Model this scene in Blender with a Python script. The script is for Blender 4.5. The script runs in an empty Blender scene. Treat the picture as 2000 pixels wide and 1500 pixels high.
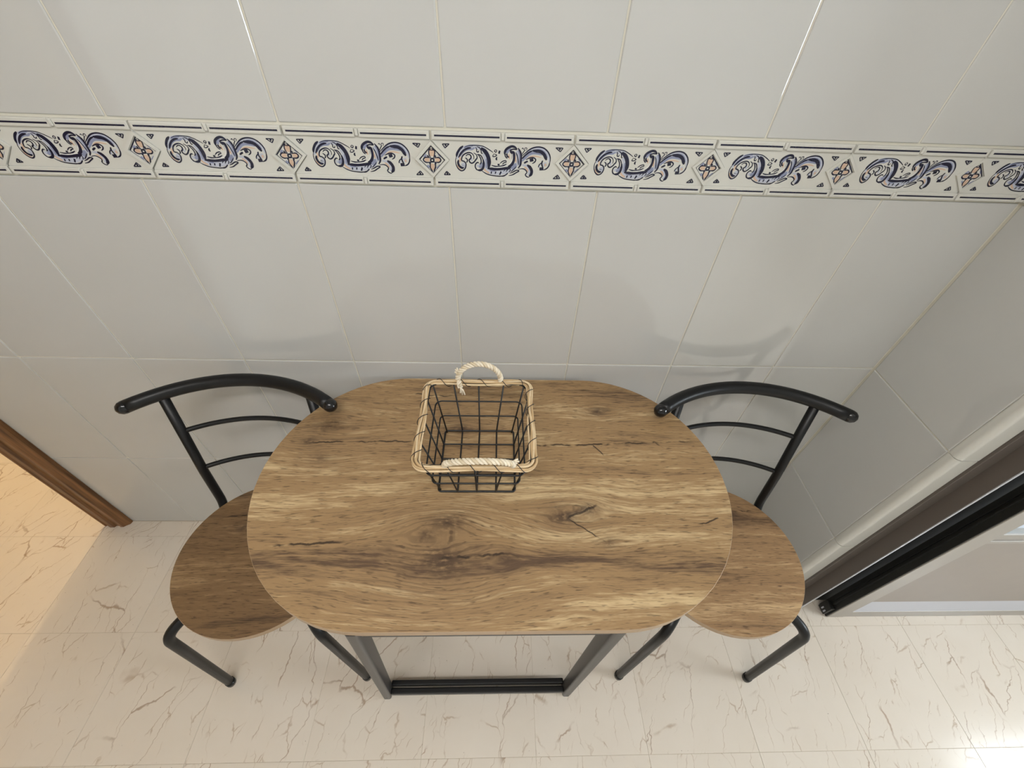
import bpy, bmesh, math, random
from mathutils import Vector, Matrix

random.seed(7)
scene = bpy.context.scene
COL = scene.collection
PI = math.pi

# ------------------------------------------------------------------ camera
# solved from the tile grid (tiles 25 x 40 cm): wall plane y=0, floor z=0
cam_d = bpy.data.cameras.new('camera')
cam_d.sensor_width = 36.0
cam_d.lens = 36.0 * 821.245 / 2000.0
cam_d.clip_start = 0.02
cam = bpy.data.objects.new('camera', cam_d)
COL.objects.link(cam)
cam.matrix_world = (Matrix.Translation((0.08377, -0.72872, 1.47200))
                    @ Matrix.Rotation(math.radians(-2.9384), 4, 'Z')
                    @ Matrix.Rotation(math.radians(44.4536), 4, 'X')
                    @ Matrix.Rotation(math.radians(2.7651), 4, 'Z'))
scene.camera = cam

# ------------------------------------------------------------------ world, exposure
scene.view_settings.view_transform = 'Standard'
scene.view_settings.look = 'None'
scene.view_settings.gamma = 1.0
scene.view_settings.use_curve_mapping = False
scene.view_settings.exposure = -0.06
scene.cycles.caustics_reflective = False
w = bpy.data.worlds.new('sky')
scene.world = w
w.use_nodes = True
w.node_tree.nodes['Background'].inputs[0].default_value = (0.80, 0.89, 1.0, 1)
w.node_tree.nodes['Background'].inputs[1].default_value = 3.6

def area(name, loc, target, sx, sy, energy, col):
    l = bpy.data.lights.new(name, 'AREA')
    l.shape = 'RECTANGLE'; l.size = sx; l.size_y = sy; l.energy = energy; l.color = col
    o = bpy.data.objects.new(name, l); COL.objects.link(o)
    o.location = loc
    o.rotation_euler = (Vector(target) - Vector(loc)).to_track_quat('-Z', 'Y').to_euler()
    return o
# daylight entering through the window of the east wall
area('window_daylight', (2.78, -1.02, 1.26), (0.0, -0.95, 0.8), 0.86, 0.68, 40.0, (0.97, 0.99, 1.0))

# ------------------------------------------------------------------ helpers
def link(name, me, mats, parent=None, smooth=False):
    o = bpy.data.objects.new(name, me); COL.objects.link(o)
    if not me.materials:
        for m in (mats if isinstance(mats, (list, tuple)) else [mats]):
            me.materials.append(m)
        if smooth:
            me.shade_smooth()
    if parent:
        o.parent = parent
    return o

def mesh_of(bm, name):
    me = bpy.data.meshes.new(name); bm.to_mesh(me); bm.free(); return me

def obj(name, bm, mats, parent=None, smooth=False):
    return link(name, mesh_of(bm, name), mats, parent, smooth)

def tag(o, label, cat, group=None, kind=None):
    o['label'] = label; o['category'] = cat
    if group: o['group'] = group
    if kind: o['kind'] = kind
    return o

def empty(name, loc, rz=0.0):
    o = bpy.data.objects.new(name, None); COL.objects.link(o)
    o.empty_display_size = 0.05
    o.location = loc; o.rotation_euler = (0, 0, rz)
    return o

def box(bm, lo, hi, bevel=0.0, seg=2):
    r = bmesh.ops.create_cube(bm, size=1.0)
    vs = r['verts']
    for v in vs:
        v.co = Vector([(lo[i] + hi[i]) / 2 + v.co[i] * (hi[i] - lo[i]) for i in range(3)])
    if bevel:
        es = list({e for v in vs for e in v.link_edges})
        bmesh.ops.bevel(bm, geom=es, offset=bevel, segments=seg, affect='EDGES', profile=0.5)

def bbox(lo, hi, bevel=0.0, seg=2):
    bm = bmesh.new(); box(bm, lo, hi, bevel, seg); return bm

def prism(bm, pts, z0, z1, axis='z', bevel=0.0, seg=2):
    """closed 2D outline (ccw) extruded; axis z: (x,y)->z ; axis x: (y,z)->x ; axis y: (x,z)->y"""
    def mk(p, t):
        if axis == 'z': return (p[0], p[1], t)
        if axis == 'x': return (t, p[0], p[1])
        return (p[0], t, p[1])
    a = [bm.verts.new(mk(p, z0)) for p in pts]
    b = [bm.verts.new(mk(p, z1)) for p in pts]
    n = len(pts)
    f0 = bm.faces.new(list(reversed(a))); f1 = bm.faces.new(b)
    for i in range(n):
        bm.faces.new((a[i], a[(i + 1) % n], b[(i + 1) % n], b[i]))
    bmesh.ops.recalc_face_normals(bm, faces=list(bm.faces))
    if bevel:
        es = [e for f in (f0, f1) for e in f.edges]
        bmesh.ops.bevel(bm, geom=es, offset=bevel, segments=seg, affect='EDGES', profile=0.5)
    return f0, f1

def fillet(pts, r, n=6):
    pts = [Vector(p) for p in pts]
    out = [pts[0]]
    for i in range(1, len(pts) - 1):
        a, b, c = pts[i - 1], pts[i], pts[i + 1]
        u = (a - b); v = (c - b)
        lu, lv = u.length, v.length
        u.normalize(); v.normalize()
        ang = u.angle(v)
        d = min(r / math.tan(ang / 2), lu * 0.48, lv * 0.48)
        p0 = b + u * d; p2 = b + v * d
        for k in range(n + 1):
            t = k / n
            out.append(p0 * (1 - t) ** 2 + b * 2 * t * (1 - t) + p2 * t ** 2)
    out.append(pts[-1])
    return out

def tube(bm, path, r, seg=12, closed=False, round_ends=False, rfun=None):
    path = [Vector(p) for p in path]
    n = len(path)
    tans = []
    for i in range(n):
        if closed:
            t = path[(i + 1) % n] - path[i - 1]
        else:
            t = path[min(i + 1, n - 1)] - path[max(i - 1, 0)]
        tans.append(t.normalized())
    ref = Vector((0, 0, 1))
    if abs(tans[0].dot(ref)) > 0.9: ref = Vector((1, 0, 0))
    nrm = (ref - tans[0] * ref.dot(tans[0])).normalized()
    rings = []
    def ring(c, t, nn, rad):
        bb = t.cross(nn)
        return [bm.verts.new(c + (nn * math.cos(2 * PI * k / seg) + bb * math.sin(2 * PI * k / seg)) * rad) for k in range(seg)]
    rr = lambda i: r if rfun is None else rfun(i / max(1, n - 1))
    normals = []
    for i in range(n):
        t = tans[i]
        nrm = (nrm - t * nrm.dot(t)).normalized()
        normals.append(nrm.copy())
    if round_ends and not closed:
        for k in (0, 1, 2):
            a = PI / 2 * (k + 0.25) / 3
            rings.append(ring(path[0] - tans[0] * r * math.cos(a), tans[0], normals[0], r * math.sin(a)))
    for i in range(n):
        rings.append(ring(path[i], tans[i], normals[i], rr(i)))
    if round_ends and not closed:
        for k in (2, 1, 0):
            a = PI / 2 * (k + 0.25) / 3
            rings.append(ring(path[-1] + tans[-1] * r * math.cos(a), tans[-1], normals[-1], r * math.sin(a)))
    m = len(rings)
    for i in range(m if closed else m - 1):
        A, B = rings[i], rings[(i + 1) % m]
        for k in range(seg):
            bm.faces.new((A[k], A[(k + 1) % seg], B[(k + 1) % seg], B[k]))
    if not closed:
        bm.faces.new(list(reversed(rings[0]))); bm.faces.new(rings[-1])
    bmesh.ops.recalc_face_normals(bm, faces=list(bm.faces))

def tube_obj(name, path, r, mat, parent, **k):
    bm = bmesh.new(); tube(bm, path, r, **k)
    return obj(name, bm, mat, parent, smooth=True)

def smooth_by_angle(o, ang=0.7):
    me = o.data
    me.shade_smooth()
    bm = bmesh.new(); bm.from_mesh(me)
    for e in bm.edges:
        if len(e.link_faces) == 2 and e.calc_face_angle(0) > ang: e.smooth = False
    bm.to_mesh(me); bm.free()
    return o

# ------------------------------------------------------------------ materials
def srgb(r, g, b):
    f = lambda c: (c / 12.92 if c <= 0.04045 else ((c + 0.055) / 1.055) ** 2.4)
    return (f(r / 255), f(g / 255), f(b / 255), 1)

class NT:
    """tiny node-building helper"""
    def __init__(self, name):
        self.m = bpy.data.materials.new(name); self.m.use_nodes = True
        self.t = self.m.node_tree; self.n = self.t.nodes
        self.p = self.n['Principled BSDF']
    def node(self, typ, **kw):
        nd = self.n.new(typ)
        for k, v in kw.items(): setattr(nd, k, v)
        return nd
    def put(self, sock, v):
        if isinstance(v, bpy.types.NodeSocket): self.t.links.new(v, sock)
        else: sock.default_value = v
    def math(self, op, a, b=0.0, c=0.0, clamp=False):
        nd = self.node('ShaderNodeMath', operation=op, use_clamp=clamp)
        self.put(nd.inputs[0], a); self.put(nd.inputs[1], b); self.put(nd.inputs[2], c)
        return nd.outputs[0]
    def coord(self, which='Object'):
        return self.node('ShaderNodeTexCoord').outputs[which]
    def sep(self, v):
        nd = self.node('ShaderNodeSeparateXYZ'); self.put(nd.inputs[0], v); return nd.outputs
    def comb(self, x, y, z=0.0):
        nd = self.node('ShaderNodeCombineXYZ')
        self.put(nd.inputs[0], x); self.put(nd.inputs[1], y); self.put(nd.inputs[2], z)
        return nd.outputs[0]
    def noise(self, vec, scale=1.0, detail=2.0, rough=0.5, dist=0.0, col=False):
        nd = self.node('ShaderNodeTexNoise'); self.put(nd.inputs['Vector'], vec)
        nd.inputs['Scale'].default_value = scale; nd.inputs['Detail'].default_value = detail
        nd.inputs['Roughness'].default_value = rough; nd.inputs['Distortion'].default_value = dist
        return nd.outputs['Color' if col else 'Fac']
    def vmath(self, op, a, b=(0, 0, 0)):
        nd = self.node('ShaderNodeVectorMath', operation=op)
        self.put(nd.inputs[0], a); self.put(nd.inputs[1], b); return nd.outputs[0]
    def ramp(self, fac, stops):
        nd = self.node('ShaderNodeValToRGB'); self.put(nd.inputs[0], fac)
        el = nd.color_ramp.elements
        while len(el) < len(stops): el.new(0.5)
        for e, (p, c) in zip(el, stops):
            e.position = p; e.color = c if isinstance(c, tuple) else (c, c, c, 1)
        return nd.outputs[0]
    def mix(self, fac, a, b, mode='MIX'):
        nd = self.node('ShaderNodeMix', data_type='RGBA', blend_type=mode)
        self.put(nd.inputs[0], fac); self.put(nd.inputs[6], a); self.put(nd.inputs[7], b)
        return nd.outputs[2]
    def smooth(self, v, a, b, lo=0.0, hi=1.0):
        nd = self.node('ShaderNodeMapRange', interpolation_type='SMOOTHSTEP')
        self.put(nd.inputs[0], v)
        for i, x in enumerate((a, b, lo, hi)): self.put(nd.inputs[i + 1], x)
        return nd.outputs[0]
    def bump(self, h, strength=0.2, dist=0.001):
        nd = self.node('ShaderNodeBump'); self.put(nd.inputs['Height'], h)
        nd.inputs['Strength'].default_value = strength; nd.inputs['Distance'].default_value = dist
        self.t.links.new(nd.outputs[0], self.p.inputs['Normal'])
    def rnd(self):
        return self.node('ShaderNodeObjectInfo').outputs['Random']

def plain(name, col, rough=0.5, metal=0.0, spec=0.5, vary=0.04, scale=30.0, coat=0.0):
    q = NT(name)
    n = q.noise(q.coord(), scale, 3.0)
    a = tuple(c * (1 - vary) for c in col[:3]) + (1,); b = tuple(min(1, c * (1 + vary)) for c in col[:3]) + (1,)
    q.put(q.p.inputs['Base Color'], q.mix(n, a, b))
    q.p.inputs['Roughness'].default_value = rough; q.p.inputs['Metallic'].default_value = metal
    q.p.inputs['Specular IOR Level'].default_value = spec
    q.p.inputs['Coat Weight'].default_value = coat
    return q.m

def wall_tile_mat():
    q = NT('white_glazed_tile')
    rnd = q.rnd()
    n = q.noise(q.vmath('ADD', q.coord(), q.comb(q.math('MULTIPLY', rnd, 37.0), 0.0, rnd)), 5.0, 2.0)
    c = q.mix(n, srgb(190, 190, 186), srgb(198, 198, 195))
    c2 = q.mix(q.math('MULTIPLY', rnd, 0.35), c, srgb(188, 188, 188))
    q.put(q.p.inputs['Base Color'], c2)
    q.p.inputs['Roughness'].default_value = 0.05
    q.p.inputs['IOR'].default_value = 1.62
    wav = q.noise(q.vmath('ADD', q.coord(), q.comb(q.math('MULTIPLY', rnd, 19.0), 0.0, 0.0)), 9.0, 2.0)
    q.bump(wav, 0.07, 0.002)
    return q.m

def marble_mat(name, base_a, base_b, vein, rough=0.13):
    q = NT(name)
    rnd = q.rnd()
    o = q.math('MULTIPLY', rnd, 91.0)
    P = q.vmath('ADD', q.coord(), q.comb(o, q.math('MULTIPLY', rnd, 47.0), 0.0))
    warp = q.noise(P, 9.0, 4.0, 0.6, col=True)
    wv = q.node('ShaderNodeVectorMath', operation='SCALE')
    q.put(wv.inputs[0], q.vmath('SUBTRACT', warp, (0.5, 0.5, 0.5))); wv.inputs['Scale'].default_value = 0.075
    W = q.vmath('ADD', P, wv.outputs[0])
    # long thin veins that run mostly front to back
    s = q.sep(W)
    ang = q.math('SUBTRACT', q.math('MULTIPLY', rnd, 0.9), 0.25)
    sx = q.math('ADD', s[0], q.math('MULTIPLY', s[1], q.math('MULTIPLY', ang, -1.0)))
    V = q.comb(q.math('MULTIPLY', sx, 8.0), q.math('MULTIPLY', s[1], 2.6), 0.0)
    def voro(vec, scale):
        v = q.node('ShaderNodeTexVoronoi', feature='DISTANCE_TO_EDGE'); q.put(v.inputs['Vector'], vec)
        v.inputs['Scale'].default_value = scale; return v.outputs['Distance']
    m1 = q.noise(P, 7.0, 3.0)
    v1 = q.math('MULTIPLY', q.smooth(voro(V, 1.0), 0.001, 0.011, 1.0, 0.0), q.smooth(m1, 0.46, 0.62))
    v2 = q.math('MULTIPLY', q.smooth(voro(V, 2.6), 0.0, 0.022, 1.0, 0.0), q.smooth(q.noise(P, 15.0, 2.0), 0.46, 0.62))
    # short diagonal flecks
    D = q.comb(q.math('MULTIPLY', q.math('SUBTRACT', s[0], q.math('MULTIPLY', s[1], 0.75)), 150.0), q.math('MULTIPLY', s[1], 28.0), 0.0)
    fl = q.math('MULTIPLY', q.smooth(q.noise(D, 1.0, 1.0), 0.68, 0.76), q.smooth(q.noise(P, 6.0, 1.0), 0.50, 0.66))
    sp = q.smooth(q.noise(P, 170.0, 1.0), 0.77, 0.82)
    base = q.mix(q.noise(P, 5.0, 5.0, 0.62), base_a, base_b)
    base = q.mix(q.math('MULTIPLY', rnd, 0.35), base, base_a)
    c = q.mix(q.math('MULTIPLY', v2, 0.55), base, vein)
    c = q.mix(q.math('MULTIPLY', fl, 0.52), c, vein)
    c = q.mix(q.math('MULTIPLY', v1, 0.62), c, q.mix(q.noise(P, 20.0), srgb(158, 110, 66), srgb(122, 104, 84)))
    c = q.mix(q.math('MULTIPLY', sp, 0.55), c, srgb(110, 92, 70))
    q.put(q.p.inputs['Base Color'], c)
    q.put(q.p.inputs['Roughness'], q.math('ADD', q.math('MULTIPLY', q.noise(P, 12.0, 3.0), 0.10), rough))
    q.bump(q.noise(P, 30.0, 3.0), 0.06, 0.001)
    return q.m

def wood_mat(name, light, mid, dark, knots=(), cracks=(), bands=(), seed=0.0, rough=0.42):
    """printed oak decor: x runs along the grain; knots (x,y,radius,strength), cracks (x0,y0,x1,y1,width), bands (y,halfwidth,amount)"""
    q = NT(name)
    P = q.coord()
    s = q.sep(P)
    x, y = s[0], s[1]
    Pn = q.comb(q.math('ADD', x, seed), q.math('ADD', y, seed * 0.37), 0.0)
    wob = q.math('SUBTRACT', q.noise(q.vmath('MULTIPLY', Pn, (5.0, 14.0, 1.0)), 1.0, 3.0), 0.5)
    yy = q.math('ADD', y, q.math('MULTIPLY', wob, 0.022))
    dark_sum = None; wide_sum = None
    for (kx, ky, kr, ks) in knots:
        dx = q.math('MULTIPLY', q.math('SUBTRACT', x, kx), 1.0 / (kr * 4.2))
        dy0 = q.math('SUBTRACT', y, ky)
        dy = q.math('MULTIPLY', dy0, 1.0 / (kr * 2.4))
        r2 = q.math('ADD', q.math('MULTIPLY', dx, dx), q.math('MULTIPLY', dy, dy))
        g = q.math('POWER', 2.718, q.math('MULTIPLY', r2, -1.0))
        yy = q.math('SUBTRACT', yy, q.math('MULTIPLY', q.math('MULTIPLY', dy0, g), 0.85 * ks))
        gk = q.math('MULTIPLY', g, ks)
        wide_sum = gk if wide_sum is None else q.math('MAXIMUM', wide_sum, gk)
        ex = q.math('MULTIPLY', q.math('ADD', q.math('SUBTRACT', x, kx), q.math('MULTIPLY', wob, 0.05)), 1.0 / (kr * 1.35))
        ey = q.math('MULTIPLY', q.math('ADD', dy0, q.math('MULTIPLY', wob, 0.04)), 1.0 / (kr * 0.8))
        e2 = q.math('ADD', q.math('MULTIPLY', ex, ex), q.math('MULTIPLY', ey, ey))
        dk = q.math('MULTIPLY', q.math('POWER', 2.718, q.math('MULTIPLY', e2, -1.0)), ks)
        dark_sum = dk if dark_sum is None else q.math('MAXIMUM', dark_sum, dk)
    G = q.comb(q.math('ADD', x, seed), q.math('ADD', yy, seed * 0.37), 0.0)
    broad = q.noise(q.vmath('MULTIPLY', G, (1.6, 17.0, 1.0)), 1.0, 3.0, 0.55)
    mid_n = q.noise(q.vmath('MULTIPLY', G, (5.0, 75.0, 1.0)), 1.0, 4.0, 0.6)
    fine = q.noise(q.vmath('MULTIPLY', G, (26.0, 330.0, 1.0)), 1.0, 3.0, 0.6)
    pores = q.noise(q.vmath('MULTIPLY', G, (42.0, 360.0, 1.0)), 1.0, 2.0, 0.5)
    f = q.math('ADD', q.math('MULTIPLY', broad, 0.50), q.math('ADD', q.math('MULTIPLY', mid_n, 0.42), q.math('MULTIPLY', fine, 0.34)))
    for (by, bh, ba) in bands:
        d = q.math('MULTIPLY', q.math('SUBTRACT', yy, by), 1.0 / bh)
        g = q.math('POWER', 2.718, q.math('MULTIPLY', q.math('MULTIPLY', d, d), -1.0))
        f = q.math('SUBTRACT', f, q.math('MULTIPLY', g, ba))
    c = q.ramp(f, [(0.45, dark), (0.585, mid), (0.64, mid), (0.76, light)])
    c = q.mix(q.smooth(pores, 0.57, 0.70, 0.0, 0.62), c, tuple(v * 0.45 for v in dark[:3]) + (1,))
    # flowing year-ring lines around the knots
    ringw = q.math('SINE', q.math('ADD', q.math('MULTIPLY', yy, 1050.0), q.math('MULTIPLY', mid_n, 9.0)))
    if wide_sum is not None:
        c = q.mix(q.math('MULTIPLY', q.math('MULTIPLY', q.smooth(ringw, 0.35, 0.95), wide_sum), 0.55), c, tuple(v * 0.7 for v in dark[:3]) + (1,))
        c = q.mix(q.math('MULTIPLY', wide_sum, 0.18), c, srgb(110, 86, 66))
    if dark_sum is not None:
        kn = q.math('MULTIPLY', dark_sum, q.smooth(q.noise(q.vmath('MULTIPLY', Pn, (90.0, 150.0, 1.0)), 1.0, 3.0), 0.24, 0.56))
        c = q.mix(q.math('MULTIPLY', kn, 0.9), c, srgb(66, 50, 40))
    crack = None
    jit = q.math('MULTIPLY', q.math('SUBTRACT', q.noise(q.vmath('MULTIPLY', Pn, (55.0, 20.0, 1.0)), 1.0, 3.0), 0.5), 0.010)
    gap = q.smooth(q.noise(q.vmath('MULTIPLY', Pn, (40.0, 5.0, 1.0)), 1.0, 2.0), 0.36, 0.52)
    for (x0, y0, x1, y1, cw) in cracks:
        t = q.math('MULTIPLY', q.math('SUBTRACT', x, x0), 1.0 / (x1 - x0))
        yc = q.math('ADD', q.math('MULTIPLY', t, y1 - y0), y0)
        d = q.math('ABSOLUTE', q.math('ADD', q.math('SUBTRACT', y, yc), jit))
        ins = q.math('MULTIPLY', q.smooth(t, -0.02, 0.12), q.smooth(t, 0.80, 1.02, 1.0, 0.0))
        k = q.math('MULTIPLY', q.smooth(d, cw * 0.3, cw, 1.0, 0.0), ins)
        crack = k if crack is None else q.math('MAXIMUM', crack, k)
    if crack is not None:
        c = q.mix(q.math('MULTIPLY', q.math('MULTIPLY', crack, gap), 0.88), c, srgb(48, 36, 28))
    q.put(q.p.inputs['Base Color'], c)
    q.put(q.p.inputs['Roughness'], q.math('ADD', q.math('MULTIPLY', fine, 0.15), rough - 0.05))
    q.p.inputs['Specular IOR Level'].default_value = 0.35
    q.bump(q.math('SUBTRACT', fine, q.math('MULTIPLY', pores, 0.8)), 0.12, 0.0008)
    return q.m

def casing_mat():
    q = NT('brown_door_wood')
    P = q.coord()
    f = q.noise(q.vmath('MULTIPLY', P, (120.0, 120.0, 5.0)), 1.0, 3.0)
    q.put(q.p.inputs['Base Color'], q.ramp(f, [(0.3, srgb(84, 55, 30)), (0.55, srgb(124, 84, 48)), (0.8, srgb(150, 106, 64))]))
    q.p.inputs['Roughness'].default_value = 0.35
    return q.m

def glass_mat():
    q = NT('clear_glass')
    out = q.n['Material Output']
    tr = q.node('ShaderNodeBsdfTransparent'); gl = q.node('ShaderNodeBsdfGlossy')
    tr.inputs[0].default_value = (0.93, 0.96, 0.98, 1)
    gl.inputs['Roughness'].default_value = 0.02
    lw = q.node('ShaderNodeLayerWeight')
    fr = q.math('ADD', q.math('MULTIPLY', q.math('POWER', lw.outputs['Facing'], 4.0), 0.5), 0.03)
    mx = q.node('ShaderNodeMixShader')
    q.t.links.new(fr, mx.inputs[0]); q.t.links.new(tr.outputs[0], mx.inputs[1]); q.t.links.new(gl.outputs[0], mx.inputs[2])
    q.t.links.new(mx.outputs[0], out.inputs[0])
    return q.m

def emit(name, col, st):
    q = NT(name)
    n = q.noise(q.coord(), 8.0)
    q.put(q.p.inputs['Emission Color'], q.mix(n, col, tuple(c * 0.97 for c in col[:3]) + (1,)))
    q.p.inputs['Emission Strength'].default_value = st
    q.p.inputs['Base Color'].default_value = (0.8, 0.8, 0.8, 1)
    return q.m

M_TILE = wall_tile_mat()
M_GROUT = plain('cream_grout', srgb(214, 210, 196), 0.8)
M_BORDER = plain('cream_border_glaze', srgb(203, 202, 195), 0.14, vary=0.02, scale=12)
M_PRINT = {'D': plain('navy_glaze_print', srgb(22, 23, 48), 0.2, vary=0.3, scale=300),
           'B': plain('blue_grey_glaze_print', srgb(134, 140, 166), 0.2, vary=0.12, scale=300),
           'P': plain('pale_blue_glaze_print', srgb(178, 182, 196), 0.2, vary=0.06, scale=300),
           'O': plain('apricot_glaze_print', srgb(200, 172, 150), 0.2, vary=0.1, scale=300),
           'W': plain('white_glaze_print', srgb(216, 216, 214), 0.2, vary=0.03, scale=300)}
M_FLOOR = marble_mat('cream_marble', srgb(216, 204, 188), srgb(228, 219, 207), srgb(162, 132, 100))
M_JOINT = plain('marble_joint_filler', srgb(204, 190, 168), 0.7)
M_PAINT = plain('white_paint', srgb(226, 224, 218), 0.7)
M_CEIL = plain('white_ceiling_paint', srgb(236, 235, 232), 0.8)
M_TUBE = plain('matt_black_powder_coat', srgb(15, 15, 16), 0.38, spec=0.35, vary=0.1, scale=400)
M_CAP = plain('black_plastic_cap', srgb(14, 14, 16), 0.16)
M_LEG = plain('graphite_satin_metal', srgb(62, 60, 60), 0.38, metal=0.25, vary=0.06, scale=200)
M_WIRE = plain('black_wire', srgb(16, 16, 17), 0.4)
M_RATTAN = plain('pale_rattan', srgb(220, 196, 158), 0.55, vary=0.13, scale=90)
M_RATTAN2 = plain('honey_rattan', srgb(196, 166, 124), 0.55, vary=0.14, scale=90)
M_ROPE2 = plain('ivory_cotton_rope', srgb(214, 198, 170), 0.8, vary=0.08, scale=200)
M_ROPE = plain('cream_cotton_rope', srgb(232, 220, 198), 0.8, vary=0.08, scale=200)
M_CASE = casing_mat()
M_ALU = plain('warm_grey_aluminium', srgb(164, 158, 150), 0.42, metal=0.15, vary=0.03)
M_ALU_PANEL = plain('taupe_door_panel', srgb(154, 145, 136), 0.5, vary=0.03)
M_ALU_EDGE = plain('silver_aluminium', srgb(196, 198, 206), 0.3, metal=0.4, vary=0.02)
M_JAMB = plain('brown_grey_frame_lacquer', srgb(94, 86, 80), 0.45, vary=0.04)
M_RUBBER = plain('black_door_gasket', srgb(22, 22, 20), 0.45)
M_GLASS = glass_mat()
M_STEEL = plain('dark_screw_steel', srgb(40, 40, 42), 0.3, metal=0.8)

tk = [(-0.092, -0.168, 0.032, 1.0), (-0.090, -0.100, 0.024, 0.85), (-0.122, -0.119, 0.013, 0.8), (0.125, -0.084, 0.018, 1.0),
      (0.172, -0.072, 0.013, 0.8), (0.200, -0.134, 0.010, 0.6), (0.233, 0.173, 0.011, 0.95), (-0.355, 0.126, 0.024, 0.62),
      (-0.386, 0.082, 0.010, 0.8), (-0.075, 0.118, 0.016, 0.7), (0.020, -0.161, 0.010, 0.7), (-0.345, 0.045, 0.016, 0.5)]
tc = [(-0.395, 0.080, -0.150, 0.085, 0.0028), (0.060, 0.074, 0.447, 0.089, 0.0030), (0.203, 0.078, 0.224, 0.052, 0.0035),
      (0.338, 0.085, 0.359, 0.066, 0.0035), (0.370, -0.100, 0.446, -0.079, 0.0022), (-0.378, -0.137, -0.250, -0.130, 0.0030),
      (-0.095, -0.160, 0.035, -0.151, 0.0032), (0.130, -0.088, 0.197, -0.058, 0.0035), (0.132, -0.088, 0.205, -0.138, 0.0022),
      (-0.20, 0.22, -0.10, 0.212, 0.0025)]
tb = [(-0.163, 0.020, 0.10), (0.075, 0.013, 0.05), (0.225, 0.03, 0.06), (-0.207, 0.010, 0.05), (-0.06, 0.035, -0.05), (-0.12, 0.02, -0.04)]
M_WOOD = wood_mat('rustic_oak_decor', srgb(204, 178, 136), srgb(158, 128, 91), srgb(96, 75, 57), tk, tc, tb)
M_WOOD_SEAT = wood_mat('rustic_oak_decor_seat', srgb(196, 165, 124), srgb(154, 122, 87), srgb(98, 76, 56),
                       [(0.06, 0.10, 0.012, 0.7), (-0.09, 0.02, 0.010, 0.6)], [(0.04, 0.11, 0.12, 0.115, 0.003)], [(0.09, 0.02, 0.08)], seed=3.3)
M_WOOD_SEAT_SHADED = wood_mat('rustic_oak_decor_seat_shaded', srgb(160, 131, 95), srgb(124, 97, 67), srgb(78, 60, 44),
                        [(-0.07, 0.06, 0.012, 0.7), (-0.05, 0.12, 0.014, 0.6)], [(-0.12, 0.09, -0.02, 0.10, 0.003)], [(0.08, 0.03, 0.10)], seed=9.1)  # seat oak with the left chair's shade put into its tones
M_EDGE = plain('beige_edge_band', srgb(168, 142, 112), 0.4, vary=0.06, scale=60)

# ------------------------------------------------------------------ room shell
XL, XR = -1.31, 1.0            # back wall ends
ZB, ZT, ZC = 1.197, 1.283, 2.50
# floor: screed + 30 cm marble slabs on one grid
fl = obj('floor', bbox((-2.9, -2.7, -0.06), (2.75, 3.3, -0.0012)), M_JOINT)
tag(fl, 'polished cream marble slab floor with brown veins', 'floor', kind='structure')
slab_me = {}
def slab(x0, y0, x1, y1, mat):
    x0, x1 = max(x0, -2.85), min(x1, 2.70); y0, y1 = max(y0, -2.65), min(y1, 3.2 if x1 < -1.2 else 0.0)
    if x1 - x0 < 0.01 or y1 - y0 < 0.01: return
    g = 0.0003
    sx, sy = x1 - x0 - 2 * g, y1 - y0 - 2 * g
    key = (round(sx, 3), round(sy, 3), mat.name)
    if key not in slab_me:
        bm = bbox((-sx / 2, -sy / 2, -0.012), (sx / 2, sy / 2, 0.0), 0.0004, 1)
        slab_me[key] = mesh_of(bm, 'marble_slab')
    o = link('marble_slab', slab_me[key], mat, fl)
    o.location = ((x0 + x1) / 2, (y0 + y1) / 2, 0)
for i in range(-6, 14):
    for j in range(-12, 9):
        x0 = -1.302 + 0.3 * i; y0 = -0.057 - 0.3 * (j + 1)
        slab(x0, y0, x0 + 0.3, y0 + 0.3, M_FLOOR)

def structure(name, bm, mat, label, cat):
    o = obj(name, bm, mat); tag(o, label, cat, kind='structure'); return o

# back wall core and its tiles
wb = structure('wall_back', bbox((XL, 0.0020, 0), (XR + 0.06, 0.10, ZC)), M_GROUT,
               'white glazed tile wall with a blue scroll border behind the table', 'wall')
tile_me = {}
def wall_tile(parent, u0, u1, z0, z1, plane):
    g = 0.0013
    w_, h_ = u1 - u0 - 2 * g, z1 - z0 - 2 * g
    key = (round(w_, 3), round(h_, 3))
    if key not in tile_me:
        bm = bmesh.new()
        box(bm, (-w_ / 2, 0, -h_ / 2), (w_ / 2, 0.008, h_ / 2), 0.0020, 3)
        me = mesh_of(bm, 'wall_tile'); me.materials.append(M_TILE)
        tile_me[key] = me
        for p_ in me.polygons: p_.use_smooth = False
    o = link('wall_tile', tile_me[key], M_TILE, parent)
    if plane == 'back':
        o.location = ((u0 + u1) / 2, 0, (z0 + z1) / 2)
    else:                                   # faces -x, u runs towards the camera
        o.location = (XR, -(u0 + u1) / 2, (z0 + z1) / 2)
        o.rotation_euler = (0, 0, -PI / 2)
    return o
rows = [(0.0, 0.3985), (0.3985, 0.797), (0.797, ZB), (ZT, ZT + 0.40), (ZT + 0.40, ZT + 0.80), (ZT + 0.80, ZC)]
for (z0, z1) in rows:
    for k in range(-2, 8):
        x0 = (k - 4) * 0.25; x0 = max(x0, XL + 0.09)
        x1 = (k + 1 - 4) * 0.25
        if x1 - x0 > 0.005: wall_tile(wb, x0, x1, z0, z1, 'back')

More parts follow.
